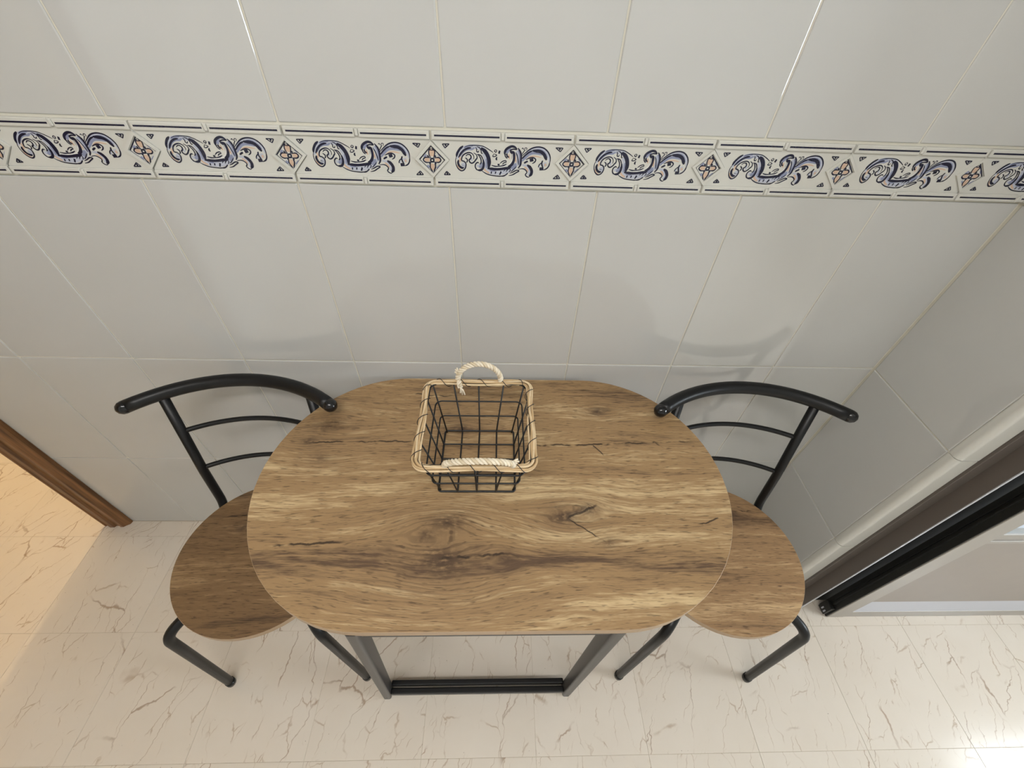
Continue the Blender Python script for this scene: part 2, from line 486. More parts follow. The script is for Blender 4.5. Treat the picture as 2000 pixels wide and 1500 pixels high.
# border tiles: pointed right end, notched left end, two raised fillets, diamond frame, glazed print
STROKES = """P674:391,11 425,90 495,157 585,190 673,196 761,185 827,146 875,91 902,8 901,-84
B313:436,45 493,120 561,155 632,161 677,186
B265:505,177 563,199 651,204
P759:804,101 848,32 851,-65 869,-141 938,-165 1030,-176 1145,-168 1236,-152
B360:857,32 865,-43 855,-111
B275:905,-144 1006,-150 1121,-147
O274:814,-113 846,-155 905,-188
O246:436,45 438,-5 431,-38
P678:472,-46 493,-75 473,-109
P681:733,-59 737,-102
B501:737,-102 778,-79 788,-28
O204:384,-78 413,-128 457,-153
P269:602,50 627,17 622,-16
P689:1000,-155 1115,-160 1207,-140 1297,-99 1350,-50
B550:1261,-109 1305,-73 1340,-30
P668:1332,157 1366,96 1374,14 1360,-63
B356:1359,166 1388,118 1396,35 1386,-45
B492:1186,116 1199,161 1251,179
O269:1213,104 1219,67 1229,34
O269:1307,107 1319,54 1335,-17
P359:1460,99 1555,171 1642,200 1731,199 1802,158 1849,85 1861,2
B267:1621,177 1715,180 1790,137 1832,68
B408:1429,7 1493,75 1558,122 1647,133 1747,111
O203:1517,55 1583,84 1650,86 1733,70
P410:1432,-48 1501,-59 1550,-105 1558,-161 1537,-201
O274:1470,-77 1508,-102 1534,-148
P591:1793,0 1808,-59
O411:1792,-38 1824,-37
P275:1717,-74 1724,-44
D264:497,203 442,159 399,97 382,43
D152:382,43 366,-7 371,-70 395,-124 434,-158 470,-161 508,-134 528,-86 526,-48 500,-20 464,-8 466,29 491,71 541,101 595,111 639,92 660,51 654,14
D270:415,-1 404,-43 420,-90 459,-118 495,-117
D224:413,32 452,91 508,145 571,173 620,179
D161:530,56 558,81 594,82 615,54 605,21 582,4 594,-30 625,-44 662,-24 690,11 709,36 701,81 657,109
D144:520,35 551,11 552,-18 535,-36
D143:728,82 763,38 775,-12 765,-46 747,-55
D154:738,-42 716,-30 684,-57 678,-99 700,-137 741,-151
D275:713,-145 750,-147 782,-135 808,-96 815,-40 805,18
D135:809,2 772,71 710,90
D124:691,195 707,159 707,131 729,123 743,148
D124:708,199 752,185 774,149 782,108 804,109
D465:774,181 827,146 871,90 897,21 901,-42 892,-110
D320:874,-115 938,-120 1006,-124 1098,-117 1189,-104 1257,-87
D106:518,186 586,212 674,218 762,215 819,203 885,172 938,141 969,120
D128:777,-152 823,-181 878,-206 937,-220 1016,-228 1099,-228 1187,-202
D155:938,-66 1006,-81 1079,-79 1133,-65 1183,-42
D147:940,-161 933,-196
D147:1011,-159 1000,-194
D156:1094,-156 1071,-209
D107:1004,168 987,143 1009,127 1022,152 1004,168
D222:1069,153 1058,108
D107:978,106 960,68 992,65 1023,87 978,106
D171:1028,58 1014,28 1032,16
D118:1074,-37 1119,-2 1168,8 1178,-17
D118:1115,-49 1142,-23 1182,-13
D205:1038,-51 1070,-58
D276:1345,177 1308,209 1263,219 1211,202 1167,168 1150,123 1160,90
D134:1151,98 1165,66 1193,42
D188:1184,116 1187,79 1219,59
D151:1341,173 1287,180 1243,166 1232,146
D423:1232,146 1262,134 1287,119 1291,69 1288,19 1272,-27 1237,-66 1205,-76
W152:1271,114 1274,44 1249,-19 1195,-63 1114,-87 1023,-96 954,-94
D125:1324,136 1349,88 1365,22 1373,-50
D231:1357,198 1395,146 1411,89 1411,15 1405,-49 1370,-101
D99:1424,106 1449,148 1474,177
D89:1415,188 1433,200 1447,176
D80:1457,169 1468,201 1495,202 1492,165
D162:1425,86 1489,141 1553,188 1618,214 1693,222 1766,206 1823,167 1864,111 1880,49 1874,-36
D181:1419,36 1470,91 1534,142 1599,169
D379:1590,168 1653,164 1721,154 1774,118 1805,68 1822,35
D181:1763,29 1749,-18 1773,-86
D155:1879,11 1866,-49 1834,-92 1785,-115
D504:1749,-73 1753,-121
D128:1699,-79 1706,-45 1744,-5
D205:1462,-22 1498,0 1524,11
D154:1491,34 1553,60 1607,66 1647,38 1632,0 1595,-22
D451:1576,53 1588,7
D365:1514,-46 1562,-79 1593,-134 1587,-186 1557,-218
D138:1380,-114 1435,-104 1481,-115 1515,-149 1508,-175 1495,-193 1510,-219 1548,-233 1575,-208
D139:1065,-227 1139,-225 1185,-197 1208,-175
D139:1218,-218 1282,-203 1337,-171 1386,-140 1344,-132 1281,-164 1235,-181
D110:1133,-155 1174,-115 1193,-128 1175,-163
D110:1197,-136 1233,-105 1243,-135 1221,-166
D110:1253,-156 1298,-120 1342,-72
D129:1074,-209 1101,-161
B324:-103,63 -146,22
B324:86,78 126,35
B329:-105,-94 -70,-129
B329:104,-88 44,-141
O803:-9,140 -14,95 -22,40
O629:-17,-66 -21,-107 -22,-169
O544:-139,-13 -63,-13
O544:29,-11 111,-11
D128:-18,190 181,-14
D131:181,-14 -16,-219
D133:-16,-219 -217,-10
D130:-217,-10 -18,190
D139:-23,159 -57,124 -60,64 -39,15
D139:-18,159 29,126 27,72 5,16
D107:-55,133 -10,130 30,131
D142:-51,-56 -59,-128 -22,-195
D164:20,-54 25,-116 -11,-195
D152:-39,15 -124,22 -159,-19 -116,-53 -45,-46
D152:10,14 87,24 119,-11 86,-47 4,-45
D196:-40,5 9,6
D196:-44,-41 5,-39
D185:-40,5 -44,-41
D185:9,6 5,-39
D184:-88,53 -70,24
D184:44,52 25,27
D186:40,-74 20,-54
D164:-69,-72 -45,-51
D117:-287,219 -171,217
D117:-171,217 -209,163
D117:-209,163 -287,219
D212:-233,199 -208,205
D117:174,222 280,226
D117:280,226 212,166
D118:212,166 174,222
D213:211,204 236,210
D122:-282,-245 -214,-185
D122:-214,-185 -171,-241
D122:-171,-241 -282,-245
D222:-233,-224 -208,-218
D123:169,-232 212,-178
D122:212,-178 269,-229
D123:269,-229 169,-232
D223:206,-213 231,-207
D236:58,338 1063,337
D238:1176,338 2181,339
D228:60,-348 1065,-351
D230:1180,-350 2178,-354"""
PITCH, BX0, BZ0 = 0.2238, -0.023, 1.240
def catmull(P, n=5):
    if len(P) < 3: return P
    out = []
    for i in range(len(P) - 1):
        p0 = P[max(i - 1, 0)]; p1 = P[i]; p2 = P[i + 1]; p3 = P[min(i + 2, len(P) - 1)]
        for k in range(n):
            t = k / n
            out.append(0.5 * ((2 * p1) + (p2 - p0) * t + (2 * p0 - 5 * p1 + 4 * p2 - p3) * t * t + (3 * p1 - p0 - 3 * p2 + p3) * t ** 3))
    out.append(P[-1]); return out
def ribbon(bm, P, w_, y, mi):
    P = catmull([Vector(p) for p in P])
    n = len(P); L = []; 
    for i in range(n):
        t = (P[min(i + 1, n - 1)] - P[max(i - 1, 0)])
        if t.length < 1e-7: t = Vector((1, 0))
        t.normalize()
        nn = Vector((-t.y, t.x))
        s_ = 1.0 if n < 3 else 0.35 + 0.65 * min(1, 4.0 * min(i, n - 1 - i) / (n - 1) + 0.15)
        a = P[i] + nn * w_ * 0.5 * s_; b = P[i] - nn * w_ * 0.5 * s_
        L.append((bm.verts.new((a.x, y, a.y)), bm.verts.new((b.x, y, b.y))))
    for i in range(n - 1):
        f = bm.faces.new((L[i][0], L[i][1], L[i + 1][1], L[i + 1][0])); f.material_index = mi
ORDER = ['D', 'B', 'P', 'O', 'W']
FY = -0.0010                       # glazed field of the border stands 1 mm proud of the wall tiles
def print_mesh(lines, dx, base):
    bm = bmesh.new()
    for i, ln in enumerate(lines):
        head, pts = ln.split(':')
        P = [tuple(float(c) / 1e4 for c in q.split(',')) for q in pts.split(' ')]
        P = [(a + dx, b) for a, b in P]
        ribbon(bm, P, float(head[1:]) / 1e5 * (1.32 if head[0] == 'D' else 1.0), base - 0.00008 - 0.0000022 * i, ORDER.index(head[0]))
    for f in bm.faces:
        f.normal_update()
        if f.normal.y > 0: f.normal_flip()
    return mesh_of(bm, 'glazed_print')
SL = STROKES.strip().split('\n')
scroll_me = print_mesh(SL[:85] + SL[112:128], 0, FY)
dia_me = print_mesh(SL[85:112], 0, FY)
H = 0.0405
def border_outline(g=0.0011, half=None):
    R = 0.0275
    rt = [(PITCH - g, -H), (PITCH - g, -R + 0.001), (PITCH + R - 0.002 - g, 0), (PITCH - g, R - 0.001), (PITCH - g, H)]
    lf = [(g, H), (g, R - 0.001), (R - 0.002 + g, 0), (g, -R + 0.001), (g, -H)]
    return rt + lf
def fillet_bar(bm, x0, x1, z0, z1, y0, y1):
    box(bm, (x0, y0, z0), (x1, y1, z1), 0.0012, 2)
bm = bmesh.new(); prism(bm, border_outline(), FY, 0.008, axis='y', bevel=0.0007, seg=2)
body_me = mesh_of(bm, 'border_body')
bm = bmesh.new()
for s in (-1, 1):
    za, zb = sorted((s * 0.0285, s * H))
    for (xa, xb) in ((0.0016, 0.1085), (0.1145, PITCH - 0.0016)):
        fillet_bar(bm, xa, xb, za, zb, FY - 0.0030, 0.002)
    fillet_bar(bm, 0.109, 0.114, za + (0.002 if s > 0 else 0.0), zb - (0.0 if s > 0 else 0.002), FY - 0.0038, 0.002)
fil_me = mesh_of(bm, 'border_fillet')
bm = bmesh.new()
c = (PITCH - 0.0005, 0.0)
for i in range(4):
    R1, R2 = 0.0268, 0.0212
    a0, a1 = i * PI / 2, (i + 1) * PI / 2
    q = [(c[0] + R * math.cos(a), c[1] + R * math.sin(a)) for R, a in ((R1, a0), (R1, a1), (R2, a1), (R2, a0))]
    prism(bm, q, FY - 0.0030, 0.002, axis='y')
dfr_me = mesh_of(bm, 'diamond_frame')
bm = bmesh.new()
for s in (-1, 1):
    for (xa, xb) in ((0.0060, 0.1065), (0.1177, 0.2180)):
        ribbon(bm, [(xa, s * 0.0345), (xb, s * 0.0345)], 0.0025, FY - 0.00312, 0)
for f in bm.faces:
    f.normal_update()
    if f.normal.y > 0: f.normal_flip()
line_me = mesh_of(bm, 'blue_line')
pm = [M_PRINT[k] for k in ORDER]
def border_tile(parent, loc, rz, cut=None):
    b = link('border_tile', body_me, M_BORDER, parent); b.location = loc; b.rotation_euler = (0, 0, rz)
    for nm, me, mt in (('fillet', fil_me, M_BORDER), ('diamond_frame', dfr_me, M_BORDER), ('scroll_print', scroll_me, pm), ('blue_line', line_me, pm[:1])):
        link(nm, me, mt, b)
    d = link('diamond_print', dia_me, pm, b); d.location = (PITCH + 0.0012, 0, 0)
for k in range(-5, 5):
    x0 = BX0 + PITCH * k
    if x0 + PITCH <= XR + 0.012 and x0 > XL + 0.05: border_tile(wb, (x0, 0, BZ0), 0)

# cut border pieces beside the corner and the door casing: plain clipped copies of the same mesh
def clipped(me, lo, hi):
    bm = bmesh.new(); bm.from_mesh(me)
    for xx, sgn in ((lo, -1), (hi, 1)):
        if xx is None: continue
        bmesh.ops.bisect_plane(bm, geom=list(bm.verts) + list(bm.edges) + list(bm.faces), plane_co=(xx, 0, 0), plane_no=(sgn, 0, 0), clear_outer=True)
    m2 = bpy.data.meshes.new(me.name); bm.to_mesh(m2); bm.free()
    return m2
def border_cut(parent, loc, rz, lo, hi):
    b = link('border_tile', clipped(body_me, lo, hi), M_BORDER, parent); b.location = loc; b.rotation_euler = (0, 0, rz)
    for nm, me, mt, dx in (('fillet', fil_me, M_BORDER, 0), ('diamond_frame', dfr_me, M_BORDER, 0), ('scroll_print', scroll_me, pm, 0), ('blue_line', line_me, pm[:1], 0), ('diamond_print', dia_me, pm, PITCH + 0.0012)):
        m2 = clipped(me, None if lo is None else lo - dx, None if hi is None else hi - dx)
        if len(m2.polygons):
            o = link(nm, m2, mt, b); o.location = (dx, 0, 0)
last = BX0 + PITCH * 4
border_cut(wb, (last, 0, BZ0), 0, None, XR - 0.003 - last)
first = BX0 + PITCH * -6
border_cut(wb, (first, 0, BZ0), 0, max(0.0, XL + 0.092 - first), None)

# short return wall on the right, towards the balcony door
YP = -0.268
wr = structure('wall_right', bbox((XR + 0.0020, YP + 0.010, 0), (XR + 0.085, 0.10, ZC)), M_GROUT,
               'short white tiled return wall beside the grey balcony door', 'wall')
for (z0, z1) in rows:
    wall_tile(wr, 0.003, 0.246, z0, z1, 'right')
border_cut(wr, (XR, -0.002, BZ0), -PI / 2, 0.0, 0.2445)
# bullnose corner trim tiles
tr = empty('trim_1', (XR, YP, 0)); tag(tr, 'white bullnose tile edge running up the corner beside the balcony door', 'trim', kind='structure')
prof = [(0.045, 0.0), (0.012, 0.0)] + [(0.012 - 0.012 * math.sin(a), 0.012 - 0.012 * math.cos(a)) for a in [PI / 2 * k / 8 for k in range(1, 9)]] + [(0.0, 0.0215), (0.009, 0.0215), (0.009, 0.010), (0.045, 0.010)]
for (z0, z1) in [(0.0, 0.3985), (0.3985, 0.797), (0.797, 1.197), (1.197, 1.597), (1.597, 1.997), (1.997, ZC)]:
    bm = bmesh.new(); prism(bm, prof, z0 + 0.001, z1 - 0.001)
    smooth_by_angle(obj('trim_tile', bm, M_BORDER, tr), 0.5)

# left wall with the doorway into the hall (9 cm thick), wooden jamb against the back wall
bm = bmesh.new()
box(bm, (-1.305, -2.60, 0), (-1.225, -0.98, ZC)); box(bm, (-1.305, -0.98, 2.06), (-1.225, -0.001, ZC))
structure('wall_left', bm, M_PAINT, 'white painted wall around the hall doorway', 'wall')
dj = empty('trim_2', (-1.265, 0, 0)); tag(dj, 'brown wooden door casing standing against the tiled wall at the left', 'casing', kind='structure')
x = [-0.046, -0.046, -0.036, -0.032, -0.022, -0.018, -0.004, 0.000, 0.012, 0.016, 0.026, 0.034, 0.044, 0.046]
d = [0.000, -0.016, -0.020, -0.016, -0.016, -0.024, -0.024, -0.018, -0.018, -0.022, -0.022, -0.016, -0.010, 0.000]
bm = bmesh.new(); prism(bm, list(zip(x, d)), 0, 2.06); obj('jamb', bm, M_CASE, dj)
bm = bmesh.new(); prism(bm, [(a, -0.98 - b) for a, b in zip(x, d)], 0, 2.06); obj('jamb', bm, M_CASE, dj)
bm = bmesh.new(); box(bm, (-0.046, -0.96, 2.04), (0.046, -0.02, 2.06), 0.002); obj('head', bm, M_CASE, dj)

structure('wall_front', bbox((-2.9, -2.70, 0), (2.75, -2.60, ZC)), M_PAINT, 'white kitchen wall behind the viewer', 'wall')
def CEIL_BM():
    bm = bmesh.new(); box(bm, (-2.95, -2.7, ZC), (-1.22, 3.3, ZC + 0.08)); box(bm, (-1.22, -2.7, ZC), (2.75, 0.10, ZC + 0.08)); return bm
structure('ceiling', CEIL_BM(), M_CEIL, 'plain white ceiling above the kitchen', 'ceiling')
# hall beyond the doorway
bm = bmesh.new()
box(bm, (-2.95, -2.6, 0), (-2.85, 3.3, ZC)); box(bm, (-2.85, 3.22, 0), (-1.31, 3.3, ZC)); box(bm, (-1.31, 0.101, 0), (-1.22, 3.3, ZC))
structure('wall_hall', bm, M_PAINT, 'cream painted hall walls beyond the doorway', 'wall')
# east wall with a window (2.65), daylight falls through it
bm = bmesh.new()
wy0, wy1, wz0, wz1 = -1.52, -0.52, 0.86, 1.66
box(bm, (2.65, -2.6, 0), (2.75, wy0, ZC)); box(bm, (2.65, wy1, 0), (2.75, 0.9, ZC))
box(bm, (2.65, wy0, 0), (2.75, wy1, wz0)); box(bm, (2.65, wy0, wz1), (2.75, wy1, ZC))
structure('wall_east', bm, M_PAINT, 'white kitchen wall holding the window on the right', 'wall')
wn = empty('window_1', (2.70, (wy0 + wy1) / 2, wz0)); tag(wn, 'white framed window in the right kitchen wall', 'window', kind='structure')
hw, hh = (wy1 - wy0) / 2, wz1 - wz0
bm = bmesh.new()
for (a, b) in (((-0.02, -hw, 0), (0.02, -hw + 0.05, hh)), ((-0.02, hw - 0.05, 0), (0.02, hw, hh)), ((-0.02, -hw + 0.05, 0), (0.02, hw - 0.05, 0.05)), ((-0.02, -hw + 0.05, hh - 0.05), (0.02, hw - 0.05, hh)), ((-0.02, -0.03, 0.05), (0.02, 0.03, hh - 0.05))):
    box(bm, a, b, 0.004)
obj('window_frame', bm, M_PAINT, wn)
for s in (-1, 1):
    obj('pane', bbox((-0.003, min(s * 0.03, s * (hw - 0.05)), 0.05), (0.003, max(s * 0.03, s * (hw - 0.05)), hh - 0.05)), M_GLASS, wn)

# wall around the balcony door (plane y = -0.29) and the open balcony behind it
DX1 = 2.02
bm = bmesh.new()
box(bm, (XR + 0.086, -0.275, 2.12), (2.65, -0.19, ZC)); box(bm, (DX1 + 0.03, -0.275, 0), (2.65, -0.19, 2.12))
structure('wall_balcony', bm, M_PAINT, 'white wall above and beside the balcony door', 'wall')

# ------------------------------------------------------------------ balcony door (aluminium, lower panel, glazed above)
dr = empty('door_1', (1.07, -0.30, 0)); tag(dr, 'grey aluminium balcony door with taupe lower panel and glass above', 'door', kind='structure')
def dpart(name, boxes, mat, parent=dr, bevel=0.0012):
    bm = bmesh.new()
    for lo, hi in boxes:
        box(bm, tuple(a - b for a, b in zip(lo, (1.07, -0.30, 0))), tuple(a - b for a, b in zip(hi, (1.07, -0.30, 0))), bevel)
    return obj(name, bm, mat, parent)
jm = dpart('frame_jamb', [((1.046, -0.274, 0), (1.078, -0.262, 2.12)), ((1.0735, -0.3085, 0), (1.0775, -0.270, 2.12)), ((1.0735, -0.274, 0), (1.215, -0.262, 2.12))], M_JAMB)  # last box: back plate extended behind the leaf to block balcony light
dpart('frame_edge', [((1.0730, -0.3105, 0), (1.0778, -0.3086, 2.12))], M_ALU_EDGE, jm, 0.0004)
dpart('frame_jamb', [((DX1, -0.31, 0), (DX1 + 0.029, -0.262, 2.12))], M_JAMB)
dpart('frame_head', [((1.078, -0.31, 2.085), (DX1, -0.262, 2.119))], M_JAMB)
LX0, LX1, LY = 1.163, DX1 - 0.006, -0.332
lf = dpart('stile', [((LX0, LY, 0.002), (LX0 + 0.054, LY + 0.040, 2.08))], M_ALU)
dpart('stile', [((LX1 - 0.054, LY, 0.002), (LX1, LY + 0.040, 2.08))], M_ALU)
g = dpart('edge_gasket', [((LX0 - 0.004, LY + 0.002, 0.004), (LX0 - 0.0002, LY + 0.040, 2.08)), ((LX0 - 0.012, LY + 0.016, 0.075), (LX0 - 0.003, LY + 0.019, 2.08)), ((LX0 - 0.008, LY + 0.026, 0.075), (LX0 - 0.003, LY + 0.029, 2.08)), ((1.079, -0.2795, 0.002), (1.205, -0.2745, 2.08))], M_RUBBER, dr, 0.0)
hw_ = dpart('roller_bracket', [((LX0 - 0.016, LY + 0.006, 0.012), (LX0 - 0.0045, LY + 0.034, 0.062))], M_RUBBER)
dpart('bracket_screw', [((LX0 - 0.018, LY + 0.010, 0.022), (LX0 - 0.0158, LY + 0.014, 0.034)), ((LX0 - 0.018, LY + 0.020, 0.022), (LX0 - 0.0158, LY + 0.024, 0.034))], M_ALU_EDGE, hw_, 0.0004)
x0, x1 = LX0 + 0.0545, LX1 - 0.0545
dpart('bottom_rail', [((x0, LY + 0.001, 0.002), (x1, LY + 0.040, 0.050))], M_ALU)
bm = bmesh.new()
prism(bm, [(LY + 0.002 + 0.30, 0.0505), (LY + 0.040 + 0.30, 0.0505), (LY + 0.040 + 0.30, 0.104), (LY + 0.019 + 0.30, 0.104)], x0 - 1.07, x1 - 1.07, axis='x', bevel=0.001, seg=1)
obj('weather_bar', bm, M_ALU_EDGE, dr)
dpart('lower_panel', [((x0, LY + 0.014, 0.1045), (x1, LY + 0.030, 0.548))], M_ALU_PANEL)
dpart('middle_rail', [((x0, LY + 0.004, 0.5485), (x1, LY + 0.038, 0.560))], M_ALU)
dpart('glazing_bead', [((x0, LY + 0.008, 0.5605), (x1, LY + 0.020, 0.586)), ((x0, LY + 0.008, 0.5865), (x0 + 0.007, LY + 0.020, 2.02)), ((x1 - 0.007, LY + 0.008, 0.5865), (x1, LY + 0.020, 2.02))], M_ALU)
dpart('pane', [((x0 + 0.0075, LY + 0.012, 0.5865), (x1 - 0.0075, LY + 0.018, 2.02))], M_GLASS, dr, 0.0)
dpart('top_rail', [((x0, LY + 0.001, 2.0205), (x1, LY + 0.040, 2.08))], M_ALU)

# balcony outside the glass: white parapet with a blue coping strip and pale floor
bm = bmesh.new(); box(bm, (XR + 0.09, -0.18, -0.05), (3.3, 1.4, 0.002))
bl = structure('floor_balcony', bm, plain('pale_balcony_floor', srgb(225, 228, 236), 0.6), 'pale balcony floor outside the glass door', 'floor')
pp = empty('wall_parapet', (2.2, 0.55, 0.003)); tag(pp, 'white balcony parapet with blue coping outside the door', 'parapet', kind='structure')
obj('parapet_body', bbox((-1.1, 0, 0), (1.1, 0.1, 0.80)), plain('white_render', srgb(238, 240, 244), 0.7), pp)
obj('coping', bbox((-1.1, -0.02, 0.801), (1.1, 0.12, 0.84), 0.004), plain('blue_coping', srgb(96, 112, 190), 0.5), pp)

# ------------------------------------------------------------------ lamps of the place
def ceiling_lamp(name, loc, sx, sy, col, st, label):
    l = empty(name, loc)
    tag(l, label, 'lamp')
    obj('housing', bbox((-sx / 2, -sy / 2, -0.03), (sx / 2, sy / 2, -0.0005), 0.005), M_PAINT, l)
    obj('diffuser', bbox((-sx / 2 + 0.02, -sy / 2 + 0.02, -0.06), (sx / 2 - 0.02, sy / 2 - 0.02, -0.0305), 0.012), emit(name + '_glow', col, st), l)
    return l
ceiling_lamp('ceiling_lamp', (-0.10, -1.25, ZC), 1.2, 0.30, (1.0, 0.975, 0.945, 1), 22.0, 'long white ceiling lamp over the kitchen')
hl = empty('hall_lamp', (-1.47, 2.55, ZC)); tag(hl, 'warm hanging bulb in the hall beyond the doorway', 'lamp')
tube_obj('cord', [(0, 0, -0.001), (0, 0, -0.10)], 0.004, M_CAP, hl, seg=8)
tube_obj('socket', [(0, 0, -0.10), (0, 0, -0.15)], 0.018, M_CAP, hl, seg=12)
bm = bmesh.new(); bmesh.ops.create_uvsphere(bm, u_segments=16, v_segments=10, radius=0.05)
for v in bm.verts: v.co.z -= 0.201
obj('bulb', bm, emit('warm_bulb', (1.0, 0.70, 0.35, 1), 1150.0), hl, smooth=True)

# ------------------------------------------------------------------ dining table
TZ = 0.755
tb_ = empty('dining_table', (0.083, -0.281, 0)); tag(tb_, 'oak-look table with rounded ends and black metal frame against the tiled wall', 'table')
out = []
a_, b_, fx = 0.254, 0.270, 0.200
for k in range(0, 33):
    t = -PI / 2 + PI * k / 32; out.append((fx + a_ * math.cos(t), b_ * math.sin(t)))
for k in range(0, 33):
    t = PI / 2 + PI * k / 32; out.append((-fx + a_ * math.cos(t), b_ * math.sin(t)))
out = [p for i, p in enumerate(out) if i == 0 or (Vector(p) - Vector(out[i - 1])).length > 1e-5]
def panel_top(name, outline, th, mt, me_, parent, z):
    bm = bmesh.new(); prism(bm, outline, -th, 0.0, bevel=0.0006, seg=1)
    for f in bm.faces: f.material_index = 0 if f.normal.z > 0.9 else 1
    o = obj(name, bm, [mt, me_], parent); o.location = (0, 0, z)
    return o
panel_top('tabletop', out, 0.018, M_WOOD, M_EDGE, tb_, TZ)
bm = bmesh.new(); box(bm, (0.0182, -0.2704, -0.0165), (0.0194, -0.2695, -0.0015)); sm = obj('edge_seam', bm, M_CASE, tb_); sm.location = (0, 0, TZ)
def leg_bar(name, p0, p1, wx, wy, parent, mat=M_LEG):
    """rounded rectangular tube from foot p0 to top p1 (horizontal sections)"""
    bm = bmesh.new()
    sec = []
    for (cx, cy) in ((1, 1), (-1, 1), (-1, -1), (1, -1)):
        for k in range(5):
            a = math.atan2(cy, cx) - PI / 4 + PI / 2 * k / 4
            sec.append((cx * (wx / 2 - 0.006) + 0.006 * math.cos(a), cy * (wy / 2 - 0.006) + 0.006 * math.sin(a)))
    A = [bm.verts.new((p0[0] + s[0], p0[1] + s[1], p0[2])) for s in sec]
    B = [bm.verts.new((p1[0] + s[0], p1[1] + s[1], p1[2])) for s in sec]
    n = len(sec)
    bm.faces.new(list(reversed(A))); bm.faces.new(B)
    for i in range(n): bm.faces.new((A[i], A[(i + 1) % n], B[(i + 1) % n], B[i]))
    bmesh.ops.recalc_face_normals(bm, faces=list(bm.faces))
    return smooth_by_angle(obj(name, bm, mat, parent), 0.9)
def W(x, y, z): return (x - 0.083, y + 0.281, z)
for (yf, yt) in ((-0.513, -0.534), (-0.060, -0.048)):
    fL = leg_bar('leg', W(-0.213, yf, 0.0), W(-0.135, yt, 0.7368), 0.022, 0.034, tb_)
    fR = leg_bar('leg', W(0.291, yf, 0.0), W(0.283, yt, 0.7368), 0.022, 0.034, tb_)
    for L, xx in ((fL, -0.2125), (fR, 0.2905)):
        for zz in (0.03, 0.065):
            bm = bmesh.new(); bmesh.ops.create_cone(bm, cap_ends=True, segments=12, radius1=0.0022, radius2=0.0016, depth=0.0016)
            s = obj('screw', bm, M_STEEL, L); s.rotation_euler = (PI / 2, 0, 0)
            s.location = W(xx + (0.004 if xx < 0 else 0), yf - 0.0176, zz)
    obj('foot_bar', bbox(W(-0.198, yf - 0.012, 0.022), W(0.280, yf + 0.003, 0.045), 0.003), M_TUBE, tb_)
    obj('foot_bar', bbox(W(-0.198, yf + 0.007, 0.022), W(0.280, yf + 0.020, 0.050), 0.003), M_TUBE, tb_)
    obj('apron_rail', bbox(W(-0.124, yt - 0.012, 0.708), W(0.272, yt + 0.012, 0.7368), 0.002), M_TUBE, tb_)
for xx in (-0.135, 0.283):
    obj('side_rail', bbox(W(xx - 0.010, -0.515, 0.708), W(xx + 0.010, -0.067, 0.7368), 0.002), M_TUBE, tb_)

# ------------------------------------------------------------------ dining chairs
def make_chair(loc, rz, label, seat_mat):
    t = empty('dining_chair', loc, rz)
    tag(t, label, 'chair', 'black tube chairs at the table')
    SR = 0.191
    o = [(SR * math.cos(2 * PI * k / 72), 0.186 * math.sin(2 * PI * k / 72)) for k in range(72)]
    panel_top('seat', o, 0.015, seat_mat, M_EDGE, t, 0.452)
    rr = 0.0112
    for s in (-1, 1):
        leg = tube_obj('leg', fillet([(s * 0.190, -0.181, 0.004), (s * 0.163, -0.166, 0.408), (s * 0.110, -0.100, 0.4245), (s * 0.105, -0.02, 0.4245)], 0.045, 8), rr, M_TUBE, t, seg=14)
        tube_obj('foot_cap', [(s * 0.190, -0.181, 0.0), (s * 0.189, -0.1804, 0.016)], rr + 0.0012, M_CAP, leg, seg=14)
        post = tube_obj('back_post', fillet([(s * 0.105, 0.01, 0.4245), (s * 0.152, 0.135, 0.4245), (s * 0.155, 0.158, 0.56), (s * 0.155, 0.2015, 0.785)], 0.05, 8), 0.0105, M_TUBE, t, seg=14)
        leg = tube_obj('leg', fillet([(s * 0.180, 0.190, 0.004), (s * 0.150, 0.130, 0.400), (s * 0.120, 0.080, 0.4245), (s * 0.105, 0.00, 0.4245)], 0.04, 8), rr, M_TUBE, t, seg=14)
        tube_obj('foot_cap', [(s * 0.180, 0.190, 0.0), (s * 0.1792, 0.1885, 0.016)], rr + 0.0012, M_CAP, leg, seg=14)
    obj('seat_bracket', bbox((-0.105, -0.06, 0.418), (0.105, -0.035, 0.4368), 0.002), M_TUBE, t)
    def arc(hx, y_end, y_mid, z, n=24):
        sag = y_mid - y_end; R = (hx * hx + sag * sag) / (2 * sag)
        a = math.asin(hx / R)
        return [(R * math.sin(-a + 2 * a * k / n), y_mid - R + R * math.cos(-a + 2 * a * k / n), z) for k in range(n + 1)]
    rail = tube_obj('top_rail', arc(0.207, 0.166, 0.243, 0.790), 0.0145, M_TUBE, t, seg=18)
    A = arc(0.207, 0.166, 0.243, 0.790)
    for e, i in ((A[0], A[1]), (A[-1], A[-2])):
        d_ = (Vector(e) - Vector(i)).normalized()
        tube_obj('end_cap', [Vector(e) - d_ * 0.001, Vector(e) + d_ * 0.003], 0.0146, M_CAP, rail, seg=18, round_ends=True)
    for z, ye, ym in ((0.685, 0.1822, 0.220), (0.570, 0.1600, 0.198)):
        tube_obj('crossbar', arc(0.155, ye, ym, z), 0.0058, M_TUBE, t, seg=10)
    return t
make_chair((-0.474, -0.300, 0), math.radians(1.5), 'black tube chair with shade-darkened oak seat beside the brown door casing', M_WOOD_SEAT_SHADED)
make_chair((0.645, -0.306, 0), math.radians(-1.5), 'black tube chair with oak seat beside the grey balcony door', M_WOOD_SEAT)

